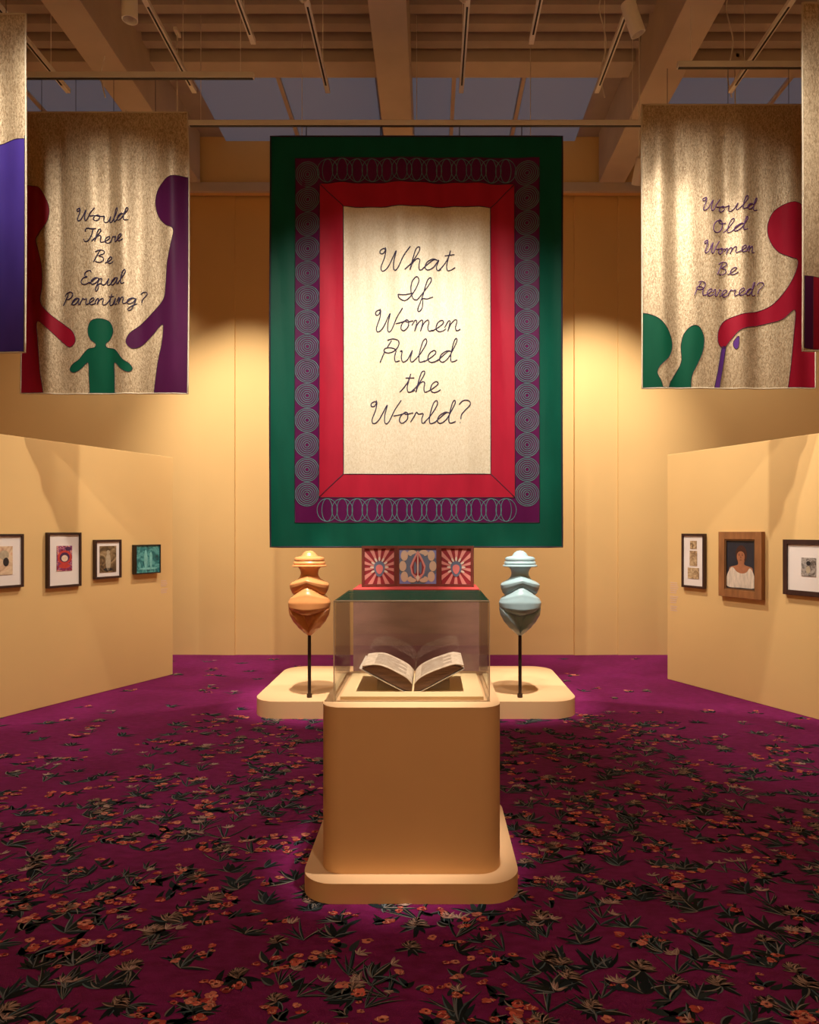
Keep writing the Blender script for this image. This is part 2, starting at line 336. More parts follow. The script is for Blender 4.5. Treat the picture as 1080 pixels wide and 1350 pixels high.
box('top_pane', vx0, vx1, vy0, vy1, vz-th+.0005, vz, M['glass'], vit)
M['seam'] = mat('acrylic_joint', (.62, .50, .40), .3, var=.1)
for x in (vx0, vx1): box('corner_joint', x-.0022, x+.0022, vy0-.002, vy0+.003, .852, vz, M['seam'], vit)
box('corner_joint', vx0, vx1, vy0-.002, vy0+.003, vz-.003, vz+.0015, M['seam'], vit)
box('deck', vx0+.025, vx1-.025, vy0+.03, vy1-.03, .8505, .868, M['deck'], vit, bev=.003)

plat = tag(rounded_slab('figure_platform', -1.593, 1.322, 6.04, 7.65, 0, .153, .24, M['plinth'], None, bev=.012, seg=14), 'low wide tan platform with rounded corners under the two figures', 'platform')
sp = empty('triptych_pedestal', (-.132, 6.6, .153), 0, 'brown maroon pedestal with red top behind the glass case', 'pedestal')
box('body', -.132-.572, -.132+.572, 6.2, 6.78, .153, 1.128, M['maroon'], sp, bev=.006)
box('top', -.132-.575, -.132+.575, 6.197, 6.783, 1.128, 1.136, M['redtop'], sp, bev=.002)

def lobe(name, c, s, ztop, zbot, prof, ry, mt, parent, rec=None, n=96, rows=30, pw=1.0):
    """body of revolution whose upper and lower rims rise and fall around it; y values are px below the horizon"""
    V, Fc = [], []
    def R(t):
        for (t0, r0), (t1, r1) in zip(prof, prof[1:]):
            if t <= t1:
                k = (t-t0)/(t1-t0); k = k*k*(3-2*k)*.5+k*.5; return r0+(r1-r0)*k
        return prof[-1][1]
    for i in range(rows+1):
        t = i/rows
        for k in range(n):
            a = 2*PI*k/n; T0, B0 = ztop(0), zbot(0); yy = T0+(B0-T0)*t+(ztop(a)-T0)*(1-t)**pw+(zbot(a)-B0)*t**pw; r = R(t)
            if rec: r *= rec(r*math.sin(a), yy, math.cos(a))
            V.append((c[0]+r*math.sin(a)*s, c[1]-r*ry*math.cos(a)*s, EYE-(yy-CY)*s))
    for i in range(rows):
        for k in range(n): Fc.append((i*n+k, (i+1)*n+k, (i+1)*n+(k+1) % n, i*n+(k+1) % n))
    Fc.append(tuple(range(n))); Fc.append(tuple(rows*n+k for k in range(n))[::-1])
    o = mesh(name, V, Fc, mt, parent); return sharp(o, 42)
def figure(px, mt, label):
    d = 6.2; s = d/F; c = ((px-CX)*s, d); z = lambda yy: EYE-(yy-CY)*s
    t = empty('goddess_figure', (c[0], c[1], .153), 0, label, 'sculpture', 'pair of carved figures on poles')
    head = [(0.01,725.5),(4.5,726.5),(8,729),(10,732.2),(11,733),(17,734),(19.6,736),(19.8,738),(18.6,739.2),(20.4,740.4),(21,742.5),(20,744),(22.6,745),(22.9,746.2),(21.5,747)]
    lathe('head', [(r*s, z(y)) for r, y in head], c, mt, t, 48, .85)
    neck = [(17,746.8),(14.5,748.2),(12.4,751),(11.4,755),(11.8,758.5),(13.5,761.5),(16,764),(17,768),(16,776)]
    lathe('neck', [(r*s, z(y)) for r, y in neck], c, mt, t, 48, .85)
    sn = lambda a: abs(math.sin(a)); ss = lambda a: math.sqrt(math.sin(a)**2+.05)-math.sqrt(.05)
    lobe('bust', c, s, lambda a: 757+3*sn(a), lambda a: 774+12*sn(a), [(0, 10), (.10, 14.5), (.37, 25), (.43, 25.8), (.58, 25.4), (.80, 23), (1, 18.5)], .86, mt, t)
    lobe('belly', c, s, lambda a: 772+15*ss(a), lambda a: 809.5-5*ss(a), [(0, 17.5), (.1, 21.5), (.3, 25.6), (.55, 27.8), (.78, 27.2), (.92, 24.5), (1, 20)], .97, mt, t, pw=1.7)
    def rec(x, yy, ca):
        if ca <= 0: return 1
        hw = max(0, 24-(yy-801)*(24/30.0)) if yy < 831 else 0
        k = max(0, min(1, (hw-abs(x))/4+.5)); k = k*k*(3-2*k)
        return 1-.55*k*min(1, ca*3)
    lobe('hips', c, s, lambda a: 797, lambda a: 838.5, [(0, 26), (.12, 27.4), (.3, 26.2), (.5, 22), (.7, 15.5), (.86, 8.5), (.96, 3.4), (1, 1.2)], .85, mt, t, rec)
    lathe('pole', [(.0155, z(836)), (.0155, .165)], c, M['pole'], t, 16)
    lathe('collar', [(.017, .188), (.024, .186), (.024, .1535), (.02, .153)], c, M['pole'], t, 16)
    return t
figure(408, M['orange'], 'glossy orange carved figure with full belly on a thin pole')
figure(685.7, M['blue'], 'glossy pale blue carved figure with full belly on a thin pole')

# ------------------------------------------------------------------ open book on its cradle
bk_ = empty('open_book', (XC, 3.5, .868), 0, 'thick old book lying open on a clear cradle inside the case', 'book')
def bz(zx, zy, d=3.36):                                  # zoomed crop pixel to x, z on the plane of the book's lower edge
    q = P(430+zx/4.696, 770+zy/4.696, d); return q.x, q.z
y0b, y1b = 3.36, 3.70
def slab_between(name, top, bot, mt, parent, ya, yb):
    V, Fc = [], []; n = len(top)
    for yq in (ya, yb):
        for (x, z) in top: V.append((x, yq, z))
        for (x, z) in bot: V.append((x, yq, z))
    m2 = 2*n
    for i in range(n-1):
        Fc += [(i, i+1, m2+i+1, m2+i), (n+i, m2+n+i, m2+n+i+1, n+i+1), (i, n+i, n+i+1, i+1), (m2+i, m2+i+1, m2+n+i+1, m2+n+i)]
    Fc += [(0, m2, m2+n, n), (n-1, 2*n-1, m2+2*n-1, m2+n-1)]
    o = mesh(name, V, Fc, mt, parent)
    bm = bmesh.new(); bm.from_mesh(o.data); bmesh.ops.recalc_face_normals(bm, faces=bm.faces[:]); bm.to_mesh(o.data); bm.free()
    return sharp(o, 40)
def resample(pts, n):
    c = catmull(pts, 12); L_ = [0]
    for a, b2 in zip(c, c[1:]): L_.append(L_[-1]+math.dist(a, b2))
    out = []
    for i in range(n):
        t = L_[-1]*i/(n-1); j = max(k for k in range(len(c)) if L_[k] <= t+1e-9); j = min(j, len(c)-2)
        f = (t-L_[j])/max(1e-9, L_[j+1]-L_[j]); out.append((c[j][0]+(c[j+1][0]-c[j][0])*f, c[j][1]+(c[j+1][1]-c[j][1])*f))
    return out
for side, top, bot in ((0, [(238,512),(285,503),(345,508),(430,545),(500,585),(532,622)], [(222,522),(300,562),(400,614),(470,650),(500,658),(532,662)]),
                       (1, [(546,622),(580,585),(650,548),(740,515),(800,499),(838,508)], [(546,662),(575,658),(600,650),(670,612),(760,565),(842,520)])):
    T = [bz(*q) for q in resample(top, 18)]; B = [bz(*q) for q in resample(bot, 18)]
    blk = slab_between('page_block', T, B, M['edge'], bk_, y0b, y1b)
    up = lambda pts, dz: [(x, z+dz) for x, z in pts]
    pg = slab_between('page', up(T, .0035), up(T, .0003), M['page'], blk, y0b-.002, y1b+.001)
    # columns of print and a picture panel on each page
    ws = 0
    for r in range(13):
        yq = y0b+.035+r*.021
        seg = T[3:15] if r % 4 else T[3:12]
        slab_between('text_line', up(seg, .0042), up(seg, .0036), M['ink'], pg, yq, yq+.0055)
    cv = [bz(x+(-10 if side == 0 else 10)*0, y) for x, y in resample([(205,524),(300,574),(400,626),(478,666),(500,672),(540,673)] if side == 0 else [(538,673),(570,672),(590,666),(670,624),(760,576),(856,526)], 18)]
    slab_between('cover', up(cv, .004), cv, M['cover'], bk_, y0b-.006, y1b+.006)
    fe = T[0:3] if side == 0 else T[-3:]
    slab_between('page_curl', [(x+(-.012 if side == 0 else .012)*(1-i/2 if side == 0 else i/2), z+.004) for i, (x, z) in enumerate(fe)], [(x+(-.008 if side == 0 else .008)*(1-i/2 if side == 0 else i/2), z-.006) for i, (x, z) in enumerate(fe)], M['page'], bk_, y0b, y1b)
cr = empty('book_cradle', (XC, 3.5, .868), 0, 'small clear acrylic cradle propping the open book', 'book stand')
gx = bz(540, 673)[0]
for sx in (-1, 1):
    V = [(gx+sx*.03, 3.39, .868), (gx+sx*.18, 3.39, .868), (gx+sx*.18, 3.39, .918), (gx+sx*.15, 3.39, .918), (gx+sx*.045, 3.39, .872)]
    V += [(x, 3.68, z) for x, _, z in V]
    o = mesh('support_block', V, [(0,1,2,3,4), (9,8,7,6,5), (0,5,6,1), (1,6,7,2), (2,7,8,3), (3,8,9,4), (4,9,5,0)], M['glass'], cr)
    bmq = bmesh.new(); bmq.from_mesh(o.data); bmesh.ops.recalc_face_normals(bmq, faces=bmq.faces[:]); bmq.to_mesh(o.data); bmq.free()

# ------------------------------------------------------------------ triptych
tri = empty('painted_triptych', (-.132, 6.5, 1.136), 0, 'three hinged painted panels standing on the red topped pedestal', 'triptych')
TZ0, TZ1 = 1.137, 1.523
M['tr_frame'] = mat('dark_red_wood', (.12, .022, .016), .45, var=.2, scale=14)
M['ray_a'] = mat('coral_paint', (.52, .20, .17), .55); M['ray_b'] = mat('deep_red_paint', (.20, .012, .020), .55); M['petal'] = mat('bone_paint', (.56, .48, .38), .55)
M['grey'] = mat('blue_grey_paint', (.10, .13, .19), .55, var=.2); M['lilac'] = mat('lilac_paint', (.17, .18, .38), .55); M['rose'] = mat('rose_paint', (.55, .16, .15), .55); M['sand'] = mat('sand_paint', (.50, .36, .25), .55)
def tri_panel(name, o, ang, wd, kind):
    """panel with its own frame; o is its centre, ang turns it about the vertical"""
    R = Matrix.Translation((o[0], o[1], 0)) @ Matrix.Rotation(ang, 4, 'Z')
    h0, h1 = TZ0, TZ1; fw = .024
    def part(nm, bm, mt, par):
        bmesh.ops.transform(bm, matrix=R, verts=bm.verts[:]); return from_bm(nm, bm, mt, par)
    bm = bmesh.new(); bm_box(bm, -wd/2+fw, wd/2-fw, -.005, .02, h0+fw, h1-fw); pn = part('painted_panel', bm, M['ray_b'] if kind else M['grey'], tri)
    for x0, x1, z0, z1 in ((-wd/2, -wd/2+fw, h0, h1), (wd/2-fw, wd/2, h0, h1), (-wd/2+fw, wd/2-fw, h0, h0+fw), (-wd/2+fw, wd/2-fw, h1-fw, h1)):
        bm = bmesh.new(); bm_box(bm, x0, x1, -.02, .022, z0, z1); part('frame_strip', bm, M['tr_frame'], tri)
    cx, cz = 0, (h0+h1)/2; hw, hh = wd/2-fw-.001, (h1-h0)/2-fw-.001
    def shape(nm, pts, mt, y):
        bm = bmesh.new(); a = [bm.verts.new((x, y, z)) for x, z in pts]; b2 = [bm.verts.new((x, y+.002, z)) for x, z in pts]; n = len(pts)
        bm.faces.new(a); bm.faces.new(b2[::-1])
        for i in range(n): bm.faces.new((a[i], b2[i], b2[(i+1) % n], a[(i+1) % n]))
        part(nm, bm, mt, pn)
    def onrect(a):
        c, s_ = math.cos(a), math.sin(a); k = min(hw/max(1e-6, abs(c)), hh/max(1e-6, abs(s_))); return (cx+c*k, cz+s_*k)
    ell = lambda x, z, a, b2, n=18, tear=0: [(x+a*math.sin(t)*(1-tear*math.cos(t)), z+b2*math.cos(t)) for t in [2*PI*i/n for i in range(n)]]
    if kind:
        n = 14
        for i in range(n):
            a = 2*PI*i/n+.1; shape('painted_ray', [(cx, cz-.01), onrect(a), onrect(a+PI/n*.95)], M['ray_a'], -.0075)
        for i in range(9):
            a = PI*(.02+.96*i/8)*1.35-.55; x = cx+.068*math.cos(a); z = cz-.012+.082*math.sin(a)
            shape('painted_petal', [(x+.021*math.cos(t)*math.cos(a)-.010*math.sin(t)*math.sin(a), z+.021*math.cos(t)*math.sin(a)+.010*math.sin(t)*math.cos(a)) for t in [2*PI*k/10 for k in range(10)]], M['petal'], -.0095)
        shape('painted_oval', ell(cx, cz-.025, .052, .075, 20, -.25), M['grey'], -.011)
        shape('painted_oval', ell(cx, cz-.028, .033, .045, 20, -.25), M['rose'], -.0125)
    else:
        for sx in (-1, 1):
            for sz in (-1, 1): shape('painted_corner', [(sx*hw, cz+sz*hh), (sx*hw*.35, cz+sz*hh), (sx*hw, cz+sz*hh*.4)][::sx*sz], M['lilac'], -.0075)
            for zc, k in ((.10, 1), (0, 1.12), (-.10, 1)): shape('painted_petal', ell(sx*.128*k, cz+zc, .034, .05, 16), M['sand'], -.009)
        for zc in (.125, -.125):
            for sx in (-1, 1): shape('painted_petal', ell(sx*.055, cz+zc, .045, .03, 16), M['sand'], -.0092)
        shape('painted_oval', ell(0, cz, .098, .132, 10), M['grey'], -.0105)
        shape('painted_oval', [(0, cz+.15), (.045, cz+.07), (.074, cz+.0), (.06, cz-.07), (0, cz-.15), (-.06, cz-.07), (-.074, cz+.0), (-.045, cz+.07)], M['ray_a'], -.012)
        shape('painted_oval', [(0, cz+.115), (.034, cz+.05), (.058, cz-.01), (.044, cz-.07), (0, cz-.10), (-.044, cz-.07), (-.058, cz-.01), (-.034, cz+.05)], M['ray_b'], -.0135)
        for sx in (-1, 1): shape('painted_oval', ell(sx*.025, cz-.015, .014, .06, 14), M['grey'], -.015)
        shape('painted_oval', ell(0, cz, .006, .115, 12), M['petal'], -.0155)
        shape('painted_oval', [(0, cz-.075), (.02, cz-.11), (0, cz-.145), (-.02, cz-.11)], M['petal'], -.016)
cxm = (551-CX)*6.5/F
tri_panel('centre', (cxm, 6.5), 0, .40, 0)
wa = .2
for sx in (-1, 1): tri_panel('wing', (cxm+sx*(.20+.168*math.cos(wa)), 6.5-.168*math.sin(wa)-.006), -sx*wa*-1*-1 if False else (-wa if sx > 0 else wa)*-1 if False else (-wa if sx > 0 else wa), .33, 1)

# ------------------------------------------------------------------ lettering: a round cursive hand drawn as strokes
G = {
 'a': (1.15, [[(.02,.08),(.3,.5),(.68,.95),(.95,.88),(.6,1.0),(.24,.68),(.18,.22),(.42,0),(.75,.3),(.98,.95),(.93,.35),(1.05,.02),(1.28,.12)]]),
 'd': (1.15, [[(.02,.08),(.3,.5),(.66,.95),(.88,.9),(.58,1.0),(.22,.66),(.18,.2),(.42,0),(.75,.35),(1.0,1.2),(1.12,1.8),(1.03,2.02),(.92,1.7),(.9,.5),(1.05,.02),(1.42,.14)]]),
 'e': (.9, [[(0,.02),(.4,.35),(.72,.78),(.56,1.02),(.29,.76),(.25,.25),(.5,-.02),(.8,.05),(1.0,.25)]]),
 'f': (.95, [[(0,.0),(.3,.6),(.68,1.6),(.62,2.0),(.43,1.7),(.34,.4),(.2,-.75),(.32,-1.0),(.47,-.7),(.42,-.05),(.36,.15),(.7,.12),(1.05,.3)]]),
 'g': (1.1, [[(.02,.08),(.3,.5),(.66,.95),(.93,.86),(.6,1.0),(.22,.66),(.18,.2),(.42,0),(.75,.3),(.97,.95),(.9,0),(.78,-.8),(.5,-1.0),(.44,-.7),(.85,-.12),(1.2,.15)]]),
 'h': (1.1, [[(-.05,0),(.3,.6),(.64,1.6),(.62,2.0),(.44,1.92),(.36,1.4),(.3,0)],[(.3,0),(.38,.6),(.62,1.0),(.82,.88),(.84,.4),(.95,.02),(1.15,.06)]]),
 'i': (.62, [[(0,0),(.2,.6),(.3,1.0),(.28,.4),(.4,.0),(.66,.12)],[(.42,1.42),(.45,1.5)]]),
 'l': (.72, [[(0,.05),(.35,.7),(.64,1.6),(.56,2.02),(.38,1.8),(.3,.8),(.38,.1),(.56,0),(.78,.14)]]),
 'm': (1.6, [[(0,.5),(.16,.95),(.3,.85),(.28,0)],[(.28,0),(.4,.65),(.62,1.0),(.76,.82),(.72,0)],[(.72,0),(.84,.65),(1.08,1.0),(1.22,.82),(1.22,.3),(1.38,0),(1.62,.1)]]),
 'n': (1.15, [[(-.02,.35),(.16,.9),(.3,.9),(.3,.5),(.28,0)],[(.28,0),(.4,.62),(.66,1.0),(.82,.84),(.8,.3),(.95,0),(1.2,.12)]]),
 'o': (.95, [[(-.3,.68),(.0,.74),(.36,.86),(.5,1.0),(.22,.72),(.16,.25),(.4,0),(.68,.35),(.62,.88),(.42,.98),(.52,.78),(.98,.92)]]),
 'q': (1.05, [[(.02,.08),(.3,.5),(.66,.95),(.93,.86),(.6,1.0),(.22,.66),(.18,.2),(.42,0),(.75,.3),(.96,.95),(.88,0),(.8,-.8),(.95,-1.0),(1.06,-.6),(.98,-.05),(1.2,.2)]]),
 'r': (.9, [[(0,.1),(.15,.6),(.26,.98),(.42,.82),(.72,.86),(.7,.4),(.8,.02),(1.0,.1)]]),
 't': (.85, [[(-.05,.0),(.22,.45),(.44,1.1),(.5,1.72),(.44,.6),(.55,.05),(.78,.0),(1.05,.2)],[(.18,1.32),(.82,1.34)]]),
 'u': (1.05, [[(-.02,.9),(.12,.95),(.15,.4),(.33,0),(.62,.2),(.82,1.0),(.8,.3),(.92,0),(1.1,.1)]]),
 'v': (1.0, [[(0,.5),(.14,.95),(.28,.85),(.36,.1),(.56,.08),(.84,.9),(.78,1.0),(1.1,.86)]]),
 'W': (2.05, [[(.34,2.08),(.42,1.85),(.26,1.98),(.06,1.8),(.1,1.55),(.3,1.55),(.42,1.85),(.44,1.2),(.34,.35),(.5,0),(.82,.35),(1.16,1.65),(1.14,.8),(1.26,.06),(1.5,.12),(1.74,1.2),(2.05,2.05)]]),
 'I': (1.35, [[(.02,.5),(.15,.18),(.55,-.08),(.86,.25),(1.12,1.0),(1.22,1.75),(1.0,2.1),(.78,1.6),(.84,.8),(1.1,.12),(1.4,.02)],[(.02,.5),(.5,.44),(1.0,.62)]]),
 'R': (1.28, [[(.2,1.96),(.6,2.06),(1.0,1.85),(1.06,1.4),(.85,1.0),(.45,.84),(.12,1.0),(.2,1.26),(.6,1.28),(.95,1.04),(.94,.5),(1.08,.06),(1.36,.12)],[(.5,1.92),(.3,1.35)],[(.16,.9),(.0,0)]]),
 'B': (1.3, [[(.45,1.9),(.32,1.1),(.1,0)],[(.02,1.62),(.4,1.98),(.85,1.95),(.95,1.55),(.5,1.06),(.95,.9),(1.05,.4),(.7,0),(.28,.12)]]),
 'T': (1.2, [[(.22,1.5),(.06,1.72),(.3,1.98),(.8,1.9),(1.35,1.98)],[(1.05,1.92),(.98,.8),(.7,.08),(.3,0),(.08,.35)]]),
 'E': (1.1, [[(1.05,1.72),(.95,2.02),(.6,1.98),(.36,1.65),(.44,1.25),(.72,1.1),(.3,.98),(.1,.5),(.3,.04),(.75,.04),(1.12,.32)]]),
 'P': (1.1, [[(.05,1.45),(.2,1.88),(.7,2.06),(1.1,1.7),(.95,1.15),(.5,.95),(.3,1.1),(.45,1.4)],[(.45,1.8),(.25,.9),(.03,0)]]),
 'O': (1.4, [[(.95,1.85),(.45,1.8),(.12,1.0),(.3,.1),(.8,0),(1.12,.7),(1.02,1.6),(.72,2.02),(.58,1.75),(.9,1.42),(1.4,1.55)]]),
 '?': (.9, [[(.05,1.62),(.25,1.95),(.62,1.98),(.8,1.62),(.5,1.05),(.36,.7),(.38,.32)],[(.37,.05),(.39,.0)]]),
}
def write(word, bn, x0, x1, ytop, ybase, r, mt, parent):
    pen = 0; S_ = []; slant = .16
    for ch in word:
        adv, st = G[ch]
        if ch == '?': pen += .2
        for s_ in st: S_.append([(pen+x+y*slant, y) for x, y in s_])
        pen += adv
    S_ = [catmull(s_, 7) for s_ in S_]
    xs = [p[0] for s_ in S_ for p in s_]; a, b2 = min(xs), max(xs)
    k = (x1-x0)/(b2-a); ky = (ybase-ytop)/2.0
    paths = [[bn.map(x0+(x-a)*k, ybase-y*ky, .006) for x, y in s_] for s_ in S_]
    return tubes('lettering', paths, r, mt, parent, 6, flat=.55)

# ------------------------------------------------------------------ banners
class Banner:
    def __init__(s, d, fold): s.d = d; s.fold = fold
    def map(s, px, py, off=0.0):
        q = P(px, py, s.d); q.y += s.fold(q.x, q.z) - off; return q
def patch(name, bn, poly, off, mt, parent, step=7.0, thick=.003, hstep=22.0):
    bm = bmesh.new(); bm.faces.new([bm.verts.new((x, y, 0)) for x, y in poly]); bm.normal_update(); bmesh.ops.triangulate(bm, faces=bm.faces[:])
    xs = [p[0] for p in poly]; ys = [p[1] for p in poly]
    x = min(xs)+step
    while x < max(xs)-.5:
        bmesh.ops.bisect_plane(bm, geom=bm.verts[:]+bm.edges[:]+bm.faces[:], plane_co=(x, 0, 0), plane_no=(1, 0, 0), dist=1e-4); x += step
    y = min(ys)+hstep
    while y < max(ys)-.5:
        bmesh.ops.bisect_plane(bm, geom=bm.verts[:]+bm.edges[:]+bm.faces[:], plane_co=(0, y, 0), plane_no=(0, 1, 0), dist=1e-4); y += hstep
    for f in bm.faces:
        if f.normal.z > 0: f.normal_flip()
    front = {}
    for v in list(bm.verts): v.co = bn.map(v.co.x, v.co.y, off)
    bm.normal_update()
    fl = [f for f in bm.faces]
    sgn = sum(f.normal.y*f.calc_area() for f in fl)
    if sgn > 0: bmesh.ops.reverse_faces(bm, faces=fl)
    res = bmesh.ops.extrude_face_region(bm, geom=fl)
    # extruded copy becomes the back layer
    bmesh.ops.translate(bm, verts=[g for g in res['geom'] if isinstance(g, bmesh.types.BMVert)], vec=(0, thick, 0))
    bmesh.ops.recalc_face_normals(bm, faces=bm.faces[:])
    me = bpy.data.meshes.new(name); bm.to_mesh(me); bm.free()
    return sharp(link(name, me, mt, parent), 50)
def outline(bn, poly, mt, parent, r=.004, name='stitched_outline'):
    return tubes(name, [[bn.map(x, y, .004) for x, y in poly]], r, mt, parent, 5, closed=True, flat=.6)
def rect(x0, x1, y0, y1): return [(x0, y0), (x1, y0), (x1, y1), (x0, y1)]
def dens(p, n=6):
    out = []
    for a, b2 in zip(p, p[1:]+p[:1]): out += [(a[0]+(b2[0]-a[0])*i/n, a[1]+(b2[1]-a[1])*i/n) for i in range(n)]
    return out

# large banner
def fold_main(x, z):
    t = max(0, (z-1.5)/4.0); k = max(0, min(1, (5.59-z)/.5)); k = k*k*(3-2*k)
    return k*1.4*(.010*math.sin(9.5*x+.8)*(.5+t) + .006*math.sin(23*x+1.2*z)*(.3+t) + .012*math.sin(3.1*x+1.1*z) + .010*max(0, 1-t*2.2)*math.sin(14*x+.6))
bm_ = Banner(6.8, fold_main)
X0, X1, Y0, Y1 = 357, 741.5, 180, 721
lg = empty('large_banner', ((549-CX)*6.8/F, 6.8, EYE-(Y1-CY)*6.8/F), 0, 'large banner with green, purple and red borders asking what if women ruled the world', 'banner')
patch('lining', bm_, rect(X0, X1, Y0, Y1), -.004, M['back'], lg)
def ring(nm, o, i, mt, off):
    (a0, a1, b0, b1), (c0, c1, d0, d1) = o, i
    for q in ([(a0,b0),(a1,b0),(c1,d0),(c0,d0)], [(a1,b0),(a1,b1),(c1,d1),(c1,d0)], [(a1,b1),(a0,b1),(c0,d1),(c1,d1)], [(a0,b1),(a0,b0),(c0,d0),(c0,d1)]): patch(nm, bm_, q, off, mt, lg)
GR, PU, RE, CR = (X0, X1, Y0, Y1), (389, 711, 208, 689), (421, 679, 241, 656), (453, 647, 273, 625)
ring('green_border', GR, PU, M['green'], .0); ring('purple_border', PU, RE, M['purple'], .0005); ring('red_border', RE, CR, M['red'], .001)
patch('centre_panel', bm_, rect(*CR), .001, M['cream'], lg, step=6)
for rr in (PU, RE, CR): outline(bm_, dens(rect(*rr), 24), M['piping'], lg, .0045, 'seam_piping')
outline(bm_, dens(rect(*GR), 24), M['piping'], lg, .009, 'edge_piping')
for a, b2 in (((421,241),(453,273)), ((679,241),(647,273)), ((421,656),(453,625)), ((679,656),(647,625))):
    tubes('mitre_seam', [[bm_.map(a[0]+(b2[0]-a[0])*i/6, a[1]+(b2[1]-a[1])*i/6, .004) for i in range(7)]], .004, M['piping'], lg, 5, flat=.6)
ys = [228+i*32.6 for i in range(14)]
for cx in (405, 695):
    for cy in ys:
        tubes('stitched_rings', [[bm_.map(cx+rr*math.cos(2*PI*k/28), cy+rr*math.sin(2*PI*k/28), .003) for k in range(28)] for rr in (3, 5.6, 8.2, 10.8, 13.4, 15.6)], .0038, M['teal'], lg, 4, closed=True, flat=.5)
for cy in (224.5, 672.5):
    for i in range(13):
        cx = 432+i*19.6
        tubes('stitched_loops', [[bm_.map(cx+rx*math.cos(2*PI*k/28), cy+15*math.sin(2*PI*k/28), .003) for k in range(28)] for rx in (7, 13.5)], .0036, M['teal'], lg, 4, closed=True, flat=.5)
for wd, x0, x1, yt, yb in (('What', 501, 600, 327, 357), ('If', 525, 571, 367, 396.5), ('Women', 495, 607, 408, 437), ('Ruled', 501, 603, 447.5, 477.5), ('the', 527, 581, 489.5, 517), ('World?', 489, 620, 528.5, 558)):
    write(wd, bm_, x0, x1, yt, yb, .0052, M['thread'], lg)
for px in (404, 502, 606, 688):
    a, b2 = P(px, 181, 6.8), P(px, 167.4, 6.8); tubes('hanging_hook', [[a, b2]], .005, M['black'], lg, 5)

def side_banner(name_lab, d, x0, x1, y0, y1, ph, amp=.025):
    def fold(x, z):
        t = max(0, min(1, (z-2.9)/2.5)); k = max(0, min(1, (5.40-z)/.45)); k = k*k*(3-2*k)
        return k*amp*(.35+t)*(math.sin(17*x+ph)+.5*math.sin(27*x+2.1*ph+.5*z)) + k*.012*math.sin(5*x+1.4*z+ph)
    bn = Banner(d, fold)
    t = empty('side_banner', ((.5*(x0+x1)-CX)*d/F, d, EYE-(y1-CY)*d/F), 0, name_lab, 'banner', 'gold banners along the sides')
    patch('gold_cloth', bn, rect(x0, x1, y0, y1), 0, M['gold'], t, step=3.2, thick=.004)
    tubes('edge_trim', [[bn.map(x, y, 0) for x, y in dens(rect(x0, x1, y0, y1), 30)]], .0075, M['goldtrim'], t, 6, closed=True)
    bn.root = t
    return bn
def silhouette(bn, nm, pts, mt, x0=None, x1=None, y1=None, k=5, smooth=True):
    pl = catmull(pts, k, True) if smooth else pts
    cl = []
    for x, y in pl:
        if x0 is not None: x = max(x, x0)
        if x1 is not None: x = min(x, x1)
        if y1 is not None: y = min(y, y1)
        if not cl or math.dist(cl[-1], (x, y)) > .15: cl.append((x, y))
    if math.dist(cl[0], cl[-1]) < .15: cl.pop()
    p = patch(nm, bn, cl, .003, mt, bn.root, step=4)
    outline(bn, cl, M['piping'], bn.root, .0022)
    return p
# banner with two grown figures and a child
b1 = side_banner('gold banner with red and purple figures and a green child, asking about equal parenting', 6.09, 28, 247, 148, 519, .6)
silhouette(b1, 'red_figure', [(6,244),(30,241),(52,248),(63,264),(66,280),(62,297),(52,309),(46,315),(50,328),(56,350),(57,376),(54,398),(66,414),(84,428),(96,438),(99,450),(91,457),(80,450),(64,434),(49,424),(50,450),(53,486),(55,535),(6,540),(2,380)], M['sred'], 28.5, 246.5, 518)
silhouette(b1, 'purple_figure', [(270,236),(246,231),(222,235),(208,248),(204,266),(208,284),(218,296),(229,303),(226,322),(221,346),(219,374),(216,394),(202,412),(186,428),(173,440),(168,452),(175,460),(187,456),(202,442),(215,428),(214,452),(208,484),(205,535),(230,545),(268,540),(272,400)], M['spurple'], 28.5, 246.5, 518)
silhouette(b1, 'green_child', [(132,420),(144,424),(149,436),(145,447),(139,453),(141,458),(152,461),(163,474),(172,480),(176,487),(170,491),(160,486),(151,478),(151,496),(151,517),(151,535),(118,535),(118,517),(117,496),(116,478),(107,486),(97,491),(91,487),(95,480),(104,474),(115,461),(125,458),(126,453),(119,447),(116,436),(120,424)], M['sgreen'], 28.5, 246.5, 518)
for wd, x0, x1, yt, yb in (('Would', 103, 171, 276, 292.5), ('There', 112, 165, 302.5, 319.5), ('Be', 125, 149, 330, 346.5), ('Equal', 108, 168, 358, 375.5), ('Parenting?', 81, 194, 385, 402)):
    write(wd, b1, x0, x1, yt, yb, 0.0043, M['thread'], b1.root)
# banner with the bent red figure and cane
b2_ = side_banner('gold banner with a red figure leaning on a cane, asking about old women', 5.95, 847, 1075, 138, 512, 2.3)
silhouette(b2_, 'red_figure', [(1100,276),(1072,269),(1040,269),(1020,279),(1012,297),(1014,316),(1024,332),(1040,341),(1050,345),(1046,362),(1034,384),(1018,402),(1000,410),(975,415),(957,422),(948,436),(948,452),(956,458),(966,446),(978,434),(1005,428),(1030,422),(1046,410),(1045,440),(1042,480),(1039,530),(1060,540),(1100,535),(1100,400)], M['sred'], 847.5, 1074.5, 511)
silhouette(b2_, 'green_figure', [(826,418),(848,413),(866,420),(880,436),(886,454),(882,470),(870,482),(866,492),(872,506),(876,530),(860,536),(826,530),(824,460)], M['sgreen'], 847.5, 1074.5, 511)
silhouette(b2_, 'green_hand', [(902,440),(912,430),(922,432),(928,446),(926,464),(918,482),(911,498),(907,530),(880,532),(882,508),(887,498),(898,478),(898,456)], M['sgreen'], 847.5, 1074.5, 511)
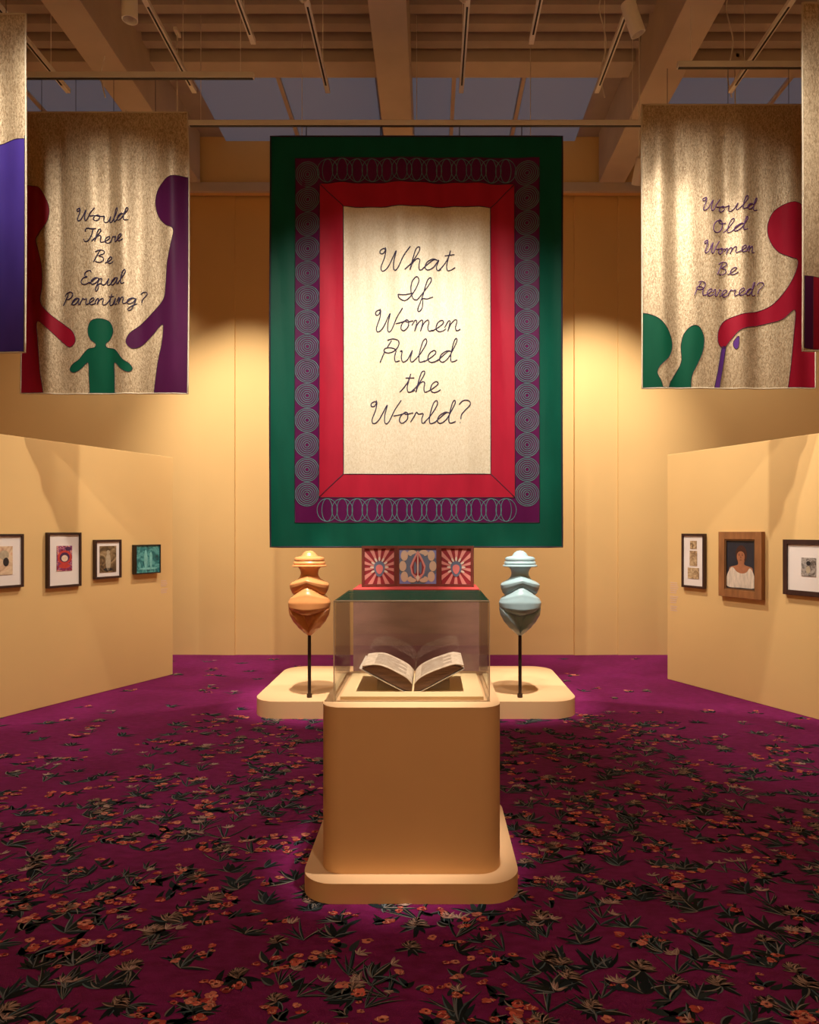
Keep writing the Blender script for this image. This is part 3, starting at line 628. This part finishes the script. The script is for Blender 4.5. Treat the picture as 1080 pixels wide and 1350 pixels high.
silhouette(b2_, 'violet_cane', [(953,456),(959,455),(953,490),(949,511),(942,511),(947,488)], M['violet'], 847.5, 1074.5, 511, smooth=False)
silhouette(b2_, 'violet_cane_tip', [(968,450),(974,443),(974,456),(971,460),(968,456)], M['violet'], 847.5, 1074.5, 511)
for wd, x0, x1, yt, yb in (('Would', 926.5, 999, 261, 277.5), ('Old', 941, 984, 288, 305), ('Women', 929, 995, 317, 333.5), ('Be', 947, 973, 344, 361), ('Revered?', 915, 1007.5, 372, 390)):
    write(wd, b2_, x0, x1, yt, yb, 0.0043, M['thread2'], b2_.root)
# two nearer banners, mostly cut by the picture edge
b3 = side_banner('gold banner with a violet blue shape, nearest on the left', 4.95, -236, 34, 18.5, 465, 4.0, .014)
silhouette(b3, 'blue_figure', [(56,190),(38,184),(20,183),(2,187),(-18,198),(-36,220),(-42,250),(-36,290),(-60,330),(-80,400),(-84,464),(0,464),(56,480),(60,320)], M['sblue'], -235, 32.5, 464)
b4 = side_banner('gold banner with a red and violet patch, nearest on the right', 4.85, 1058, 1328, 4, 463, 5.2, .014)
silhouette(b4, 'red_figure', [(1071,365),(1085,368),(1110,380),(1130,420),(1140,462),(1071,462)], M['sred'], 1060, 1326, 461, smooth=False)
silhouette(b4, 'violet_strip', [(1060,364),(1071,365),(1071,461),(1060,459)], M['spurple'], 1059, 1326, 461, smooth=False)
for bn, pts, py in ((b1, (55, 100, 150, 205), 147), (b2_, (880, 960, 1040), 138), (b3, (-100, -30, 8), 18.5), (b4, (1085, 1180, 1270), 4)):
    for px in pts:
        q = bn.map(px, py); tubes('hanging_hook', [[q, Vector((q.x, bn.d, 5.693))]], .0025, M['black'], bn.root, 5)

# rails the banners hang from
def rail(x0, x1, y, z, label):
    t = empty('hanging_rail', ((x0+x1)/2, y, z), 0, label, 'rail', 'white rails carrying the banners')
    box('rail_bar', x0, x1, y-.02, y+.02, z-.001, z+.05, M['white'], t, bev=.003)
    box('rail_slot', x0+.01, x1-.01, y-.012, y+.012, z-.006, z-.0005, M['slot'], t)
    n = max(2, int((x1-x0)/1.6)+1)
    for i in range(n):
        x = x0+.12+(x1-x0-.24)*i/(n-1); tubes('drop_wire', [[(x, y, z+.05), (x, y, CEIL-.07)]], .0035, M['white'], t, 5)
RZ = 5.70
rail(-1.45, 1.15, 7.05, 5.40, 'short white rail hidden behind the large banner')
rail((249-CX)*6.8/F, (850-CX)*6.8/F, 6.8, RZ, 'long white rail carrying the large banner')
rail((-40-CX)*6.09/F, (335-CX)*6.09/F, 6.09, RZ, 'white rail carrying the equal parenting banner')
rail((893-CX)*5.95/F, (1057+40-CX)*5.95/F, 5.95, RZ, 'white rail carrying the old women banner')
rail((-300-CX)*4.95/F, (34-CX)*4.95/F, 4.95, RZ, 'white rail carrying the banner nearest on the left')
rail((1056-CX)*4.85/F, (1380-CX)*4.85/F, 4.85, RZ, 'white rail carrying the banner nearest on the right')

# ------------------------------------------------------------------ lighting tracks and spotlights
TZ = 5.83
def track(x, y0, y1, label):
    t = empty('lighting_track', (x, (y0+y1)/2, TZ), 0, label, 'light track', 'white lighting tracks under the ceiling')
    box('track_bar', x-.022, x+.022, y0, y1, TZ, TZ+.04, M['white'], t, bev=.003)
    y = y1-.12
    while y > y0+.3:
        box('track_slot', x-.007, x+.007, max(y0+.05, y-.95), y, TZ-.004, TZ+.001, M['slot'], t); y -= 1.15
    for y in (y1-.3, (y0+y1)/2, y0+.4): tubes('drop_wire', [[(x, y, TZ+.04), (x, y, CEIL-.07)]], .004, M['white'], t, 5)
    return t
names = ['leftmost lighting track, ending beside the nearest gold banner', 'lighting track beside the left ceiling beam', 'lighting track left of the central ceiling beam', 'lighting track right of the central ceiling beam', 'lighting track just left of the right ceiling beam', 'rightmost lighting track, crossing the old women banner rail']
for x, lab in zip((-3.45, -2.25, -.98, .29, 1.58, 2.85), names): track(x, -.4, 6.5, lab)
track(-1.52, 2.5, 5.85, 'short lighting track left of the centre, ending sooner than its neighbours'); track(.86, 2.5, 5.85, 'short lighting track right of the centre, ending sooner than its neighbours')
# power leads looping down to track ends
for x, lab in ((1.50, 'thin pale cable looping down to the track beside the right beam'), (2.72, 'thin pale cable looping down to the rightmost track'), (-3.30, 'thin pale cable looping down to the leftmost track')):
    pts = catmull([(0, 0), (.06, .02), (.10, -.12), (.05, -.45), (.09, -.75), (.06, -.98)], 6)
    o = tubes('power_cable', [[(x+.25-px_*1.3, 6.56, CEIL-.06+z_) for px_, z_ in pts]], .007, M['white']); tag(o, lab, 'cable', 'cables feeding the tracks')
def spot(key, pos, aim, watts, cone, blend, what):
    pos = Vector(pos); aim = Vector(aim); dr = (aim-pos).normalized()
    t = empty('track_spotlight', (pos.x, pos.y, TZ), 0, 'white cylinder spotlight ' + what, 'spotlight', 'white track spotlights')
    top = TZ-.004 if pos.y < 6.5 else 5.396 if abs(pos.x) < 1.5 else CEIL-.062
    box('adapter', pos.x-.02, pos.x+.02, pos.y-.06, pos.y+.06, top-.046, top, M['white'], t, bev=.004)
    tubes('stem', [[(pos.x, pos.y, top-.046), pos+Vector((0, 0, .03))]], .012 if pos.y < 6.5 else .007, M['white'], t, 8)
    rot = Vector((0, 0, -1)).rotation_difference(dr).to_matrix().to_4x4(); mw = Matrix.Translation(pos) @ rot
    prof = [(.030, .135), (.054, .128), (.057, .115), (.057, -.12), (.050, -.12), (.046, -.05), (.001, -.045)]
    n = 24; V, Fc = [], []
    for r, z in prof:
        for k in range(n): V.append(mw @ Vector((r*math.cos(2*PI*k/n), r*math.sin(2*PI*k/n), z)))
    for i in range(len(prof)-1):
        for k in range(n): Fc.append((i*n+k, (i+1)*n+k, (i+1)*n+(k+1) % n, i*n+(k+1) % n))
    Fc.append(tuple(range(n)))
    sharp(mesh('lamp_body', V, Fc, M['white'], t), 40)
    ld = bpy.data.lights.new('spot_' + key, 'SPOT'); ld.energy = watts*LP; ld.color = WARM; ld.spot_size = math.radians(cone); ld.spot_blend = blend; ld.shadow_soft_size = .045
    lo = bpy.data.objects.new('lamp_light', ld); COL.objects.link(lo); lo.parent = t
    lo.matrix_local = ROOT[t.name] @ (Matrix.Translation(pos+dr*.13) @ rot)
LP = 1.0
for s_ in SPOTS: spot(*s_)
# ------------------------------------------------------------------ framed pictures
def framed(W, xa, xb, ya, yb, label, fmat, fw, mw, arts, depth=.04, name='framed_print', group=None, mount='mount'):
    qa, _ = W.hit(xa, ya); qb, _ = W.hit(xb, ya); qc = (qa+qb)/2; xm = CX+F*qc.x/qc.y
    wd = (qb-qa).length; z1 = W.hit(xm, ya)[1]; z0 = W.hit(xm, yb)[1]; h = z1-z0
    t = empty(name, (qc.x, qc.y, z0), W.rot, label, 'picture', group)
    a = wd/2
    for x0, x1, p0, p1 in ((-a, -a+fw, 0, h), (a-fw, a, 0, h), (-a+fw, a-fw, 0, fw), (-a+fw, a-fw, h-fw, h)):
        box('frame_strip', x0, x1, -depth, -.001, p0, p1, fmat, t, True, bev=.003)
    if mount: bd = box('mount_board', -a+fw, a-fw, -depth+.014, -.002, fw, h-fw, M[mount], t, True)
    for u0, u1, v0, v1, am in arts:                    # fractions of the opening
        iw, ih = wd-2*fw, h-2*fw
        box('printed_image', -a+fw+u0*iw, -a+fw+u1*iw, -depth+.010, -depth+.0139, fw+v0*ih, fw+v1*ih, am, t, True)
    return t, wd, h, fw, depth
def motif(fr, cx, cz, rx, rz, mt, lift=.001, n=16):
    t, wd, h, fw, dp = fr; iw, ih = wd-2*fw, h-2*fw; bm = bmesh.new()
    a = [bm.verts.new(((cx-.5)*iw+rx*iw*math.cos(2*PI*k/n), -dp+.0098-lift, fw+cz*ih+rz*ih*math.sin(2*PI*k/n))) for k in range(n)]
    b2 = [bm.verts.new((v.co.x, -dp+.0099, v.co.z)) for v in a]; bm.faces.new(a); bm.faces.new(b2[::-1])
    for k in range(n): bm.faces.new((a[k], b2[k], b2[(k+1) % n], a[(k+1) % n]))
    return from_bm('printed_form', bm, mt, t, True)
C = lambda r, g, b: srgb(r, g, b)
A1 = print_mat('pale_figure_drawing', [C(60,66,96), C(190,150,120), C(222,196,160), C(200,120,90)], 9, 1)
A2 = print_mat('red_purple_print', [C(40,14,40), C(150,30,40), C(120,60,120), C(230,160,140), C(90,20,30)], 12, 3)
A3 = print_mat('sepia_photograph', [C(40,28,18), C(96,74,48), C(150,124,88), C(190,168,130)], 8, 1.5)
A4 = print_mat('teal_cyanotype', [C(14,60,66), C(40,120,122), C(96,170,166), C(20,84,90)], 9, 2)
A5 = print_mat('small_sepia_print', [C(90,64,40), C(180,150,110), C(214,190,150)], 26, 1)
A6 = print_mat('small_grey_photograph', [C(28,22,20), C(110,100,92), C(176,166,156), C(60,54,50)], 16, 1.5)
g1 = 'framed prints on the left partition'
f1 = framed(WL, -44, 28, 704, 776, 'framed pale drawing cut by the left picture edge', M['frame_dark'], .022, 0, [(.18, .82, .22, .80, A1)], group=g1)
f2 = framed(WL, 59.5, 104, 702, 774, 'dark framed print in red and purple with a wide white mount', M['frame_dark'], .022, 0, [(.24, .76, .28, .78, A2)], group=g1)
f3 = framed(WL, 122, 157, 711.5, 762.5, 'dark framed sepia photograph with a white mount', M['frame_dark'], .022, 0, [(.14, .86, .12, .88, A3)], group=g1)
f4 = framed(WL, 174, 207, 718, 756, 'small teal print in a thin black frame nearest the partition end', M['black'], .012, 0, [(0, 1, 0, 1, A4)], depth=.06, group=g1)
g2 = 'framed pictures on the right partition'
framed(WR, 902, 932, 703.5, 775, 'tall narrow frame holding three small sepia prints', M['frame_dark'], .024, 0, [(.34, .68, .74, .90, A5), (.32, .70, .40, .70, A5), (.22, .80, .14, .36, A5)], group=g2)
t, wd, h, fw, dp = framed(WR, 952, 1009, 701, 788, 'brown wooden frame with the portrait of a person in a white blouse', M['frame_brown'], .075, 0, [], depth=.05, name='painted_portrait', group=g2, mount=None)
M['pbg'] = mat('dark_slate_paint', srgb(38, 40, 50), .5, var=.25, scale=8); M['skin'] = mat('warm_skin_paint', srgb(168, 108, 74), .5, var=.15, scale=20); M['hair'] = mat('dark_brown_paint', srgb(66, 34, 24), .5, var=.2); M['blouse'] = mat('white_blouse_paint', srgb(214, 198, 178), .5, var=.2, scale=20, stretch=(3, 1, .6)); M['shade'] = mat('umber_paint', srgb(104, 58, 40), .5)
a = wd/2-fw; cb = box('canvas', -a, a, -dp+.02, -.003, fw, h-fw, M['pbg'], t, True)
for x0, x1, p0, p1 in ((-a, -a+.014, fw, h-fw), (a-.014, a, fw, h-fw), (-a+.014, a-.014, fw, fw+.014), (-a+.014, a-.014, h-fw-.014, h-fw)):
    box('inner_lip', x0, x1, -dp+.008, -dp+.0195, p0, p1, M['frame_gilt'], t, True)
def paint(nm, pts, mt, lift):
    bm = bmesh.new(); y = -dp+.02-lift; H = h-2*fw
    aa = [bm.verts.new((x*2*a, y, fw+z*H)) for x, z in pts]; bb = [bm.verts.new((x*2*a, -dp+.0199, fw+z*H)) for x, z in pts]; n = len(pts)
    bm.faces.new(aa); bm.faces.new(bb[::-1])
    for i in range(n): bm.faces.new((aa[i], bb[i], bb[(i+1) % n], aa[(i+1) % n]))
    return from_bm(nm, bm, mt, cb, True)
EL = lambda x, z, p, q, n=20: [(x+p*math.cos(2*PI*k/n), z+q*math.sin(2*PI*k/n)) for k in range(n)]
paint('painted_hair', EL(.02, .70, .185, .185), M['hair'], .001)
paint('painted_neck', catmull([(-.08,.60),(-.09,.50),(-.36,.44),(-.3,.30),(.3,.30),(.38,.44),(.13,.50),(.12,.60)], 4, True), M['skin'], .0014)
paint('painted_blouse', catmull([(-.44,.06),(-.46,.25),(-.34,.42),(-.24,.44),(-.12,.36),(.05,.33),(.2,.36),(.3,.44),(.40,.36),(.46,.2),(.44,.06),(0,.05)], 4, True), M['blouse'], .0018)
paint('painted_face', EL(.01, .665, .128, .132), M['skin'], .0022)
for sx in (-1, 1): paint('painted_eye', EL(.01+sx*.052, .685, .020, .008, 10), M['hair'], .0026); paint('painted_brow', EL(.01+sx*.052, .71, .028, .005, 10), M['hair'], .0026)
paint('painted_nose', [(.01,.685),(.03,.63),(.0,.63)], M['shade'], .0026); paint('painted_mouth', EL(.012, .595, .034, .008, 10), M['shade'], .0026)
paint('painted_fringe', catmull([(-.13,.68),(-.10,.78),(.01,.82),(.12,.78),(.15,.68),(.10,.74),(.01,.765),(-.08,.74)], 4, True), M['hair'], .0026)
f5 = framed(WR, 1036, 1105, 711.5, 786, 'black framed grey photograph cut by the right picture edge', M['frame_dark'], .045, 0, [(.33, .67, .32, .72, A6)], group=g2)
K = lambda n, r, g, b: mat(n, srgb(r, g, b), .6, var=.18, scale=30)
ki, kb, kp, kt, kd = K('pale_tone', 176, 160, 132), K('bright_red_tone', 190, 60, 50), K('plum_tone', 70, 30, 70), K('pale_teal_tone', 120, 188, 182), K('dark_tone', 40, 32, 30)
kc = K('cream_tone', 222, 196, 170)
motif(f1, .64, .62, .10, .10, ki); motif(f1, .68, .48, .06, .09, kd, .0012)
motif(f2, .5, .55, .24, .14, kb); motif(f2, .5, .55, .17, .10, kp, .0012); motif(f2, .5, .53, .11, .065, kc, .0014); motif(f2, .62, .72, .10, .04, kp); motif(f2, .5, .38, .2, .05, kb)
motif(f3, .5, .42, .11, .26, ki); motif(f3, .5, .70, .07, .06, ki, .0012); motif(f3, .5, .20, .2, .05, kd)
motif(f4, .4, .5, .07, .36, kt); motif(f4, .62, .48, .06, .30, kt); motif(f4, .5, .15, .4, .04, kt)
motif(f5, .49, .46, .05, .08, ki); motif(f5, .5, .60, .05, .05, kd, .0012)
# vinyl wall texts: rows too small to read
def wall_text(W, xa, xb, ya, yb, rows, label):
    qa, z1 = W.hit(xa, ya); qb, _ = W.hit(xb, ya); z0 = W.hit((xa+xb)/2, yb)[1]; z1 = W.hit((xa+xb)/2, ya)[1]; wd = (qb-qa).length
    t = empty('wall_text', (qa.x, qa.y, z0), W.rot, label, 'wall text', 'wall texts beside the pictures')
    p = (z1-z0)/rows
    for i in range(rows):
        if i in (3, 8): continue
        box('text_row', 0, wd*random.uniform(.7, 1.0), -.0016, -.0003, i*p+.2*p, i*p+.68*p, M['vinyl'], t, True)
wall_text(WL, 212, 222, 762, 782, 9, 'small pale wall text beside the teal print')
wall_text(WR, 884, 895, 767, 806, 15, 'pale wall text left of the tall narrow frame')

# ------------------------------------------------------------------ flowers woven into the carpet
FV, FF, FCOL = [], [], []
def poly2(pts, z, col):
    o = len(FV); FV.extend((x, y, z) for x, y in pts); FF.append(tuple(range(o, o+len(pts)))); FCOL.append(col)
def jit(c, k=.25):
    f = 1+random.uniform(-k, k); return (c[0]*f, c[1]*f, c[2]*f, 1)
LEAF = [(.010, .014, .017), (.016, .026, .032), (.024, .034, .036), (.014, .016, .014)]; LIGHT = [(.13, .14, .15), (.22, .19, .165), (.075, .115, .13)]
def leaf(x, y, a, ln, wd, bend, z, col, hi=None):
    L_, R_ = [], []; n = 6; cx, cy, aa = x, y, a
    for i in range(n+1):
        t = i/n; ww = wd*math.sin(PI*(.08+.92*t)**.8)*.5 if i < n else 0
        nx, ny = -math.sin(aa), math.cos(aa); L_.append((cx+nx*ww, cy+ny*ww)); R_.append((cx-nx*ww, cy-ny*ww))
        cx += math.cos(aa)*ln/n; cy += math.sin(aa)*ln/n; aa += bend/n
    poly2(L_+R_[::-1][1:], z, col)
    if hi:
        mid = [((l[0]*.74+r[0]*.26), (l[1]*.74+r[1]*.26)) for l, r in zip(L_, R_)]; poly2(L_+mid[::-1][1:], z+.0004, hi)
def blossom(x, y, r, z):
    base = random.choice([(.46, .072, .055), (.55, .11, .075), (.36, .044, .046), (.56, .17, .12)])
    n = random.choice((4, 5, 6)); a0 = random.random()*6; sq = random.uniform(.5, 1)
    for i in range(n):
        a = a0+2*PI*i/n+random.uniform(-.3, .3); q = r*random.uniform(.65, 1.15); px, py = x+q*.5*math.cos(a), y+q*.5*sq*math.sin(a)
        poly2([(px+q*random.uniform(.36, .56)*math.cos(t), py+q*random.uniform(.32, .5)*sq*math.sin(t)) for t in [2*PI*k/9 for k in range(9)]], z+.0001*i, jit(base, .4))
        if random.random() < .6: leaf(px-q*.3*math.sin(a), py+q*.3*math.cos(a), a-PI/2+random.uniform(-.4, .4), q*.7, q*.16, random.uniform(-1, 1), z+.0008, jit((.66, .31, .22), .35))
    if random.random() < .5: poly2([(x+r*.24*math.cos(t), y+r*.17*math.sin(t)) for t in [2*PI*k/8 for k in range(8)]], z+.0011, jit((.10, .02, .02), .4))
def poppy_plant(x, y, s):
    up = PI/2+random.uniform(-.5, .5)
    for i in range(random.randint(4, 7)):
        leaf(x+random.uniform(-.05, .05)*s, y+random.uniform(-.02, .03)*s, up+random.uniform(-1.7, 1.7), random.uniform(.06, .12)*s, random.uniform(.02, .04)*s, random.uniform(-1, 1), .0012, jit(random.choice(LEAF)), jit(random.choice(LIGHT)) if random.random() < .4 else None)
    for i in range(random.randint(2, 4)): blossom(x+random.uniform(-.10, .10)*s, y+random.uniform(-.02, .13)*s, random.uniform(.024, .042)*s, .0022+.0002*i)
def leafy_plant(x, y, s):
    up = PI/2+random.uniform(-.6, .6)
    for i in range(random.randint(8, 14)):
        leaf(x, y, up+random.uniform(-1.5, 1.5), random.uniform(.08, .17)*s, random.uniform(.018, .036)*s, random.uniform(-.9, .9), .001+.0001*i, jit(random.choice(LEAF)), jit(random.choice(LIGHT), .4) if random.random() < .6 else None)
def lily(x, y, s):
    up = PI/2+random.uniform(-.7, .7)
    for i in range(6): leaf(x, y, up+random.uniform(-1.0, 1.0), random.uniform(.14, .24)*s, .014*s, random.uniform(-.5, .5), .001+.0001*i, jit(random.choice(LEAF)), jit(random.choice(LIGHT), .4))
    for j in range(random.randint(1, 2)):
        hx, hy = x+math.cos(up+random.uniform(-.4, .4))*.15*s, y+math.sin(up)*.15*s
        for i in range(6): leaf(hx, hy, up+random.uniform(-1.4, 1.4), random.uniform(.04, .07)*s, .014*s, random.uniform(-.8, .8), .0025+.0001*i, jit((.30, .17, .15), .4), jit((.55, .40, .33), .3))
def peony(x, y, s):
    up = PI/2+random.uniform(-.6, .6)
    for i in range(7): leaf(x, y, up+PI+random.uniform(-1.6, 1.6), random.uniform(.07, .12)*s, .03*s, random.uniform(-.6, .6), .001+.0001*i, jit(LEAF[0]), jit(random.choice(LIGHT)) if i % 2 else None)
    for rr in range(3):
        for i in range(7):
            a = up+random.uniform(-1.6, 1.6); leaf(x+math.cos(up)*.02*rr*s, y+math.sin(up)*.02*rr*s, a, (.075-.016*rr)*s, .026*s, 0, .002+.0003*rr, jit((.05, .035, .03), .4), jit((.34, .22, .17), .4))
def density(x, y):
    d = y
    v = 1.0 if d < 4.0 else max(.0, 1-(d-4.0)/2.6)
    v *= 1.0 if abs(x+.1) < 1.7 else max(.15, 1-(abs(x+.1)-1.7)/2.6*(.4+.6*min(1, max(0, (d-2.5)/2))))
    if 4.4 < d < 6.2 and abs(x+.1) < 1.9: v = max(v, .75)
    if d > 6.4: v = max(v*.5, .06 if x < 0 else .04)
    return v
cells = .092
yy = 1.7
while yy < 9.0:
    xx = -5.6
    while xx < 5.6:
        x = xx+random.uniform(0, cells); y = yy+random.uniform(0, cells)
        if abs(x) < (y+.6)*.72 and random.random() < density(x, y)*.60:
            k = random.random(); s = random.uniform(.58, .92)
            (poppy_plant if k < .38 else leafy_plant if k < .72 else lily if k < .86 else peony)(x, y, s)
        xx += cells
    yy += cells
me = bpy.data.meshes.new('woven_flowers'); me.from_pydata(FV, [], FF); me.update()
ca = me.color_attributes.new('tint', 'FLOAT_COLOR', 'CORNER'); buf = []
for p, c in zip(me.polygons, FCOL): buf += list(c)*p.loop_total
ca.data.foreach_set('color', buf)
m, nt, b = base_mat('woven_flower_wool'); at = nt.nodes.new('ShaderNodeAttribute'); at.attribute_name = 'tint'; nt.links.new(at.outputs['Color'], b.inputs['Base Color']); b.inputs['Roughness'].default_value = .95; b.inputs['Specular IOR Level'].default_value = .1
fo = link('woven_flowers', me, m, floor); tag(fo, 'orange poppies, lilies and dark leaves woven into the carpet', kind='stuff')
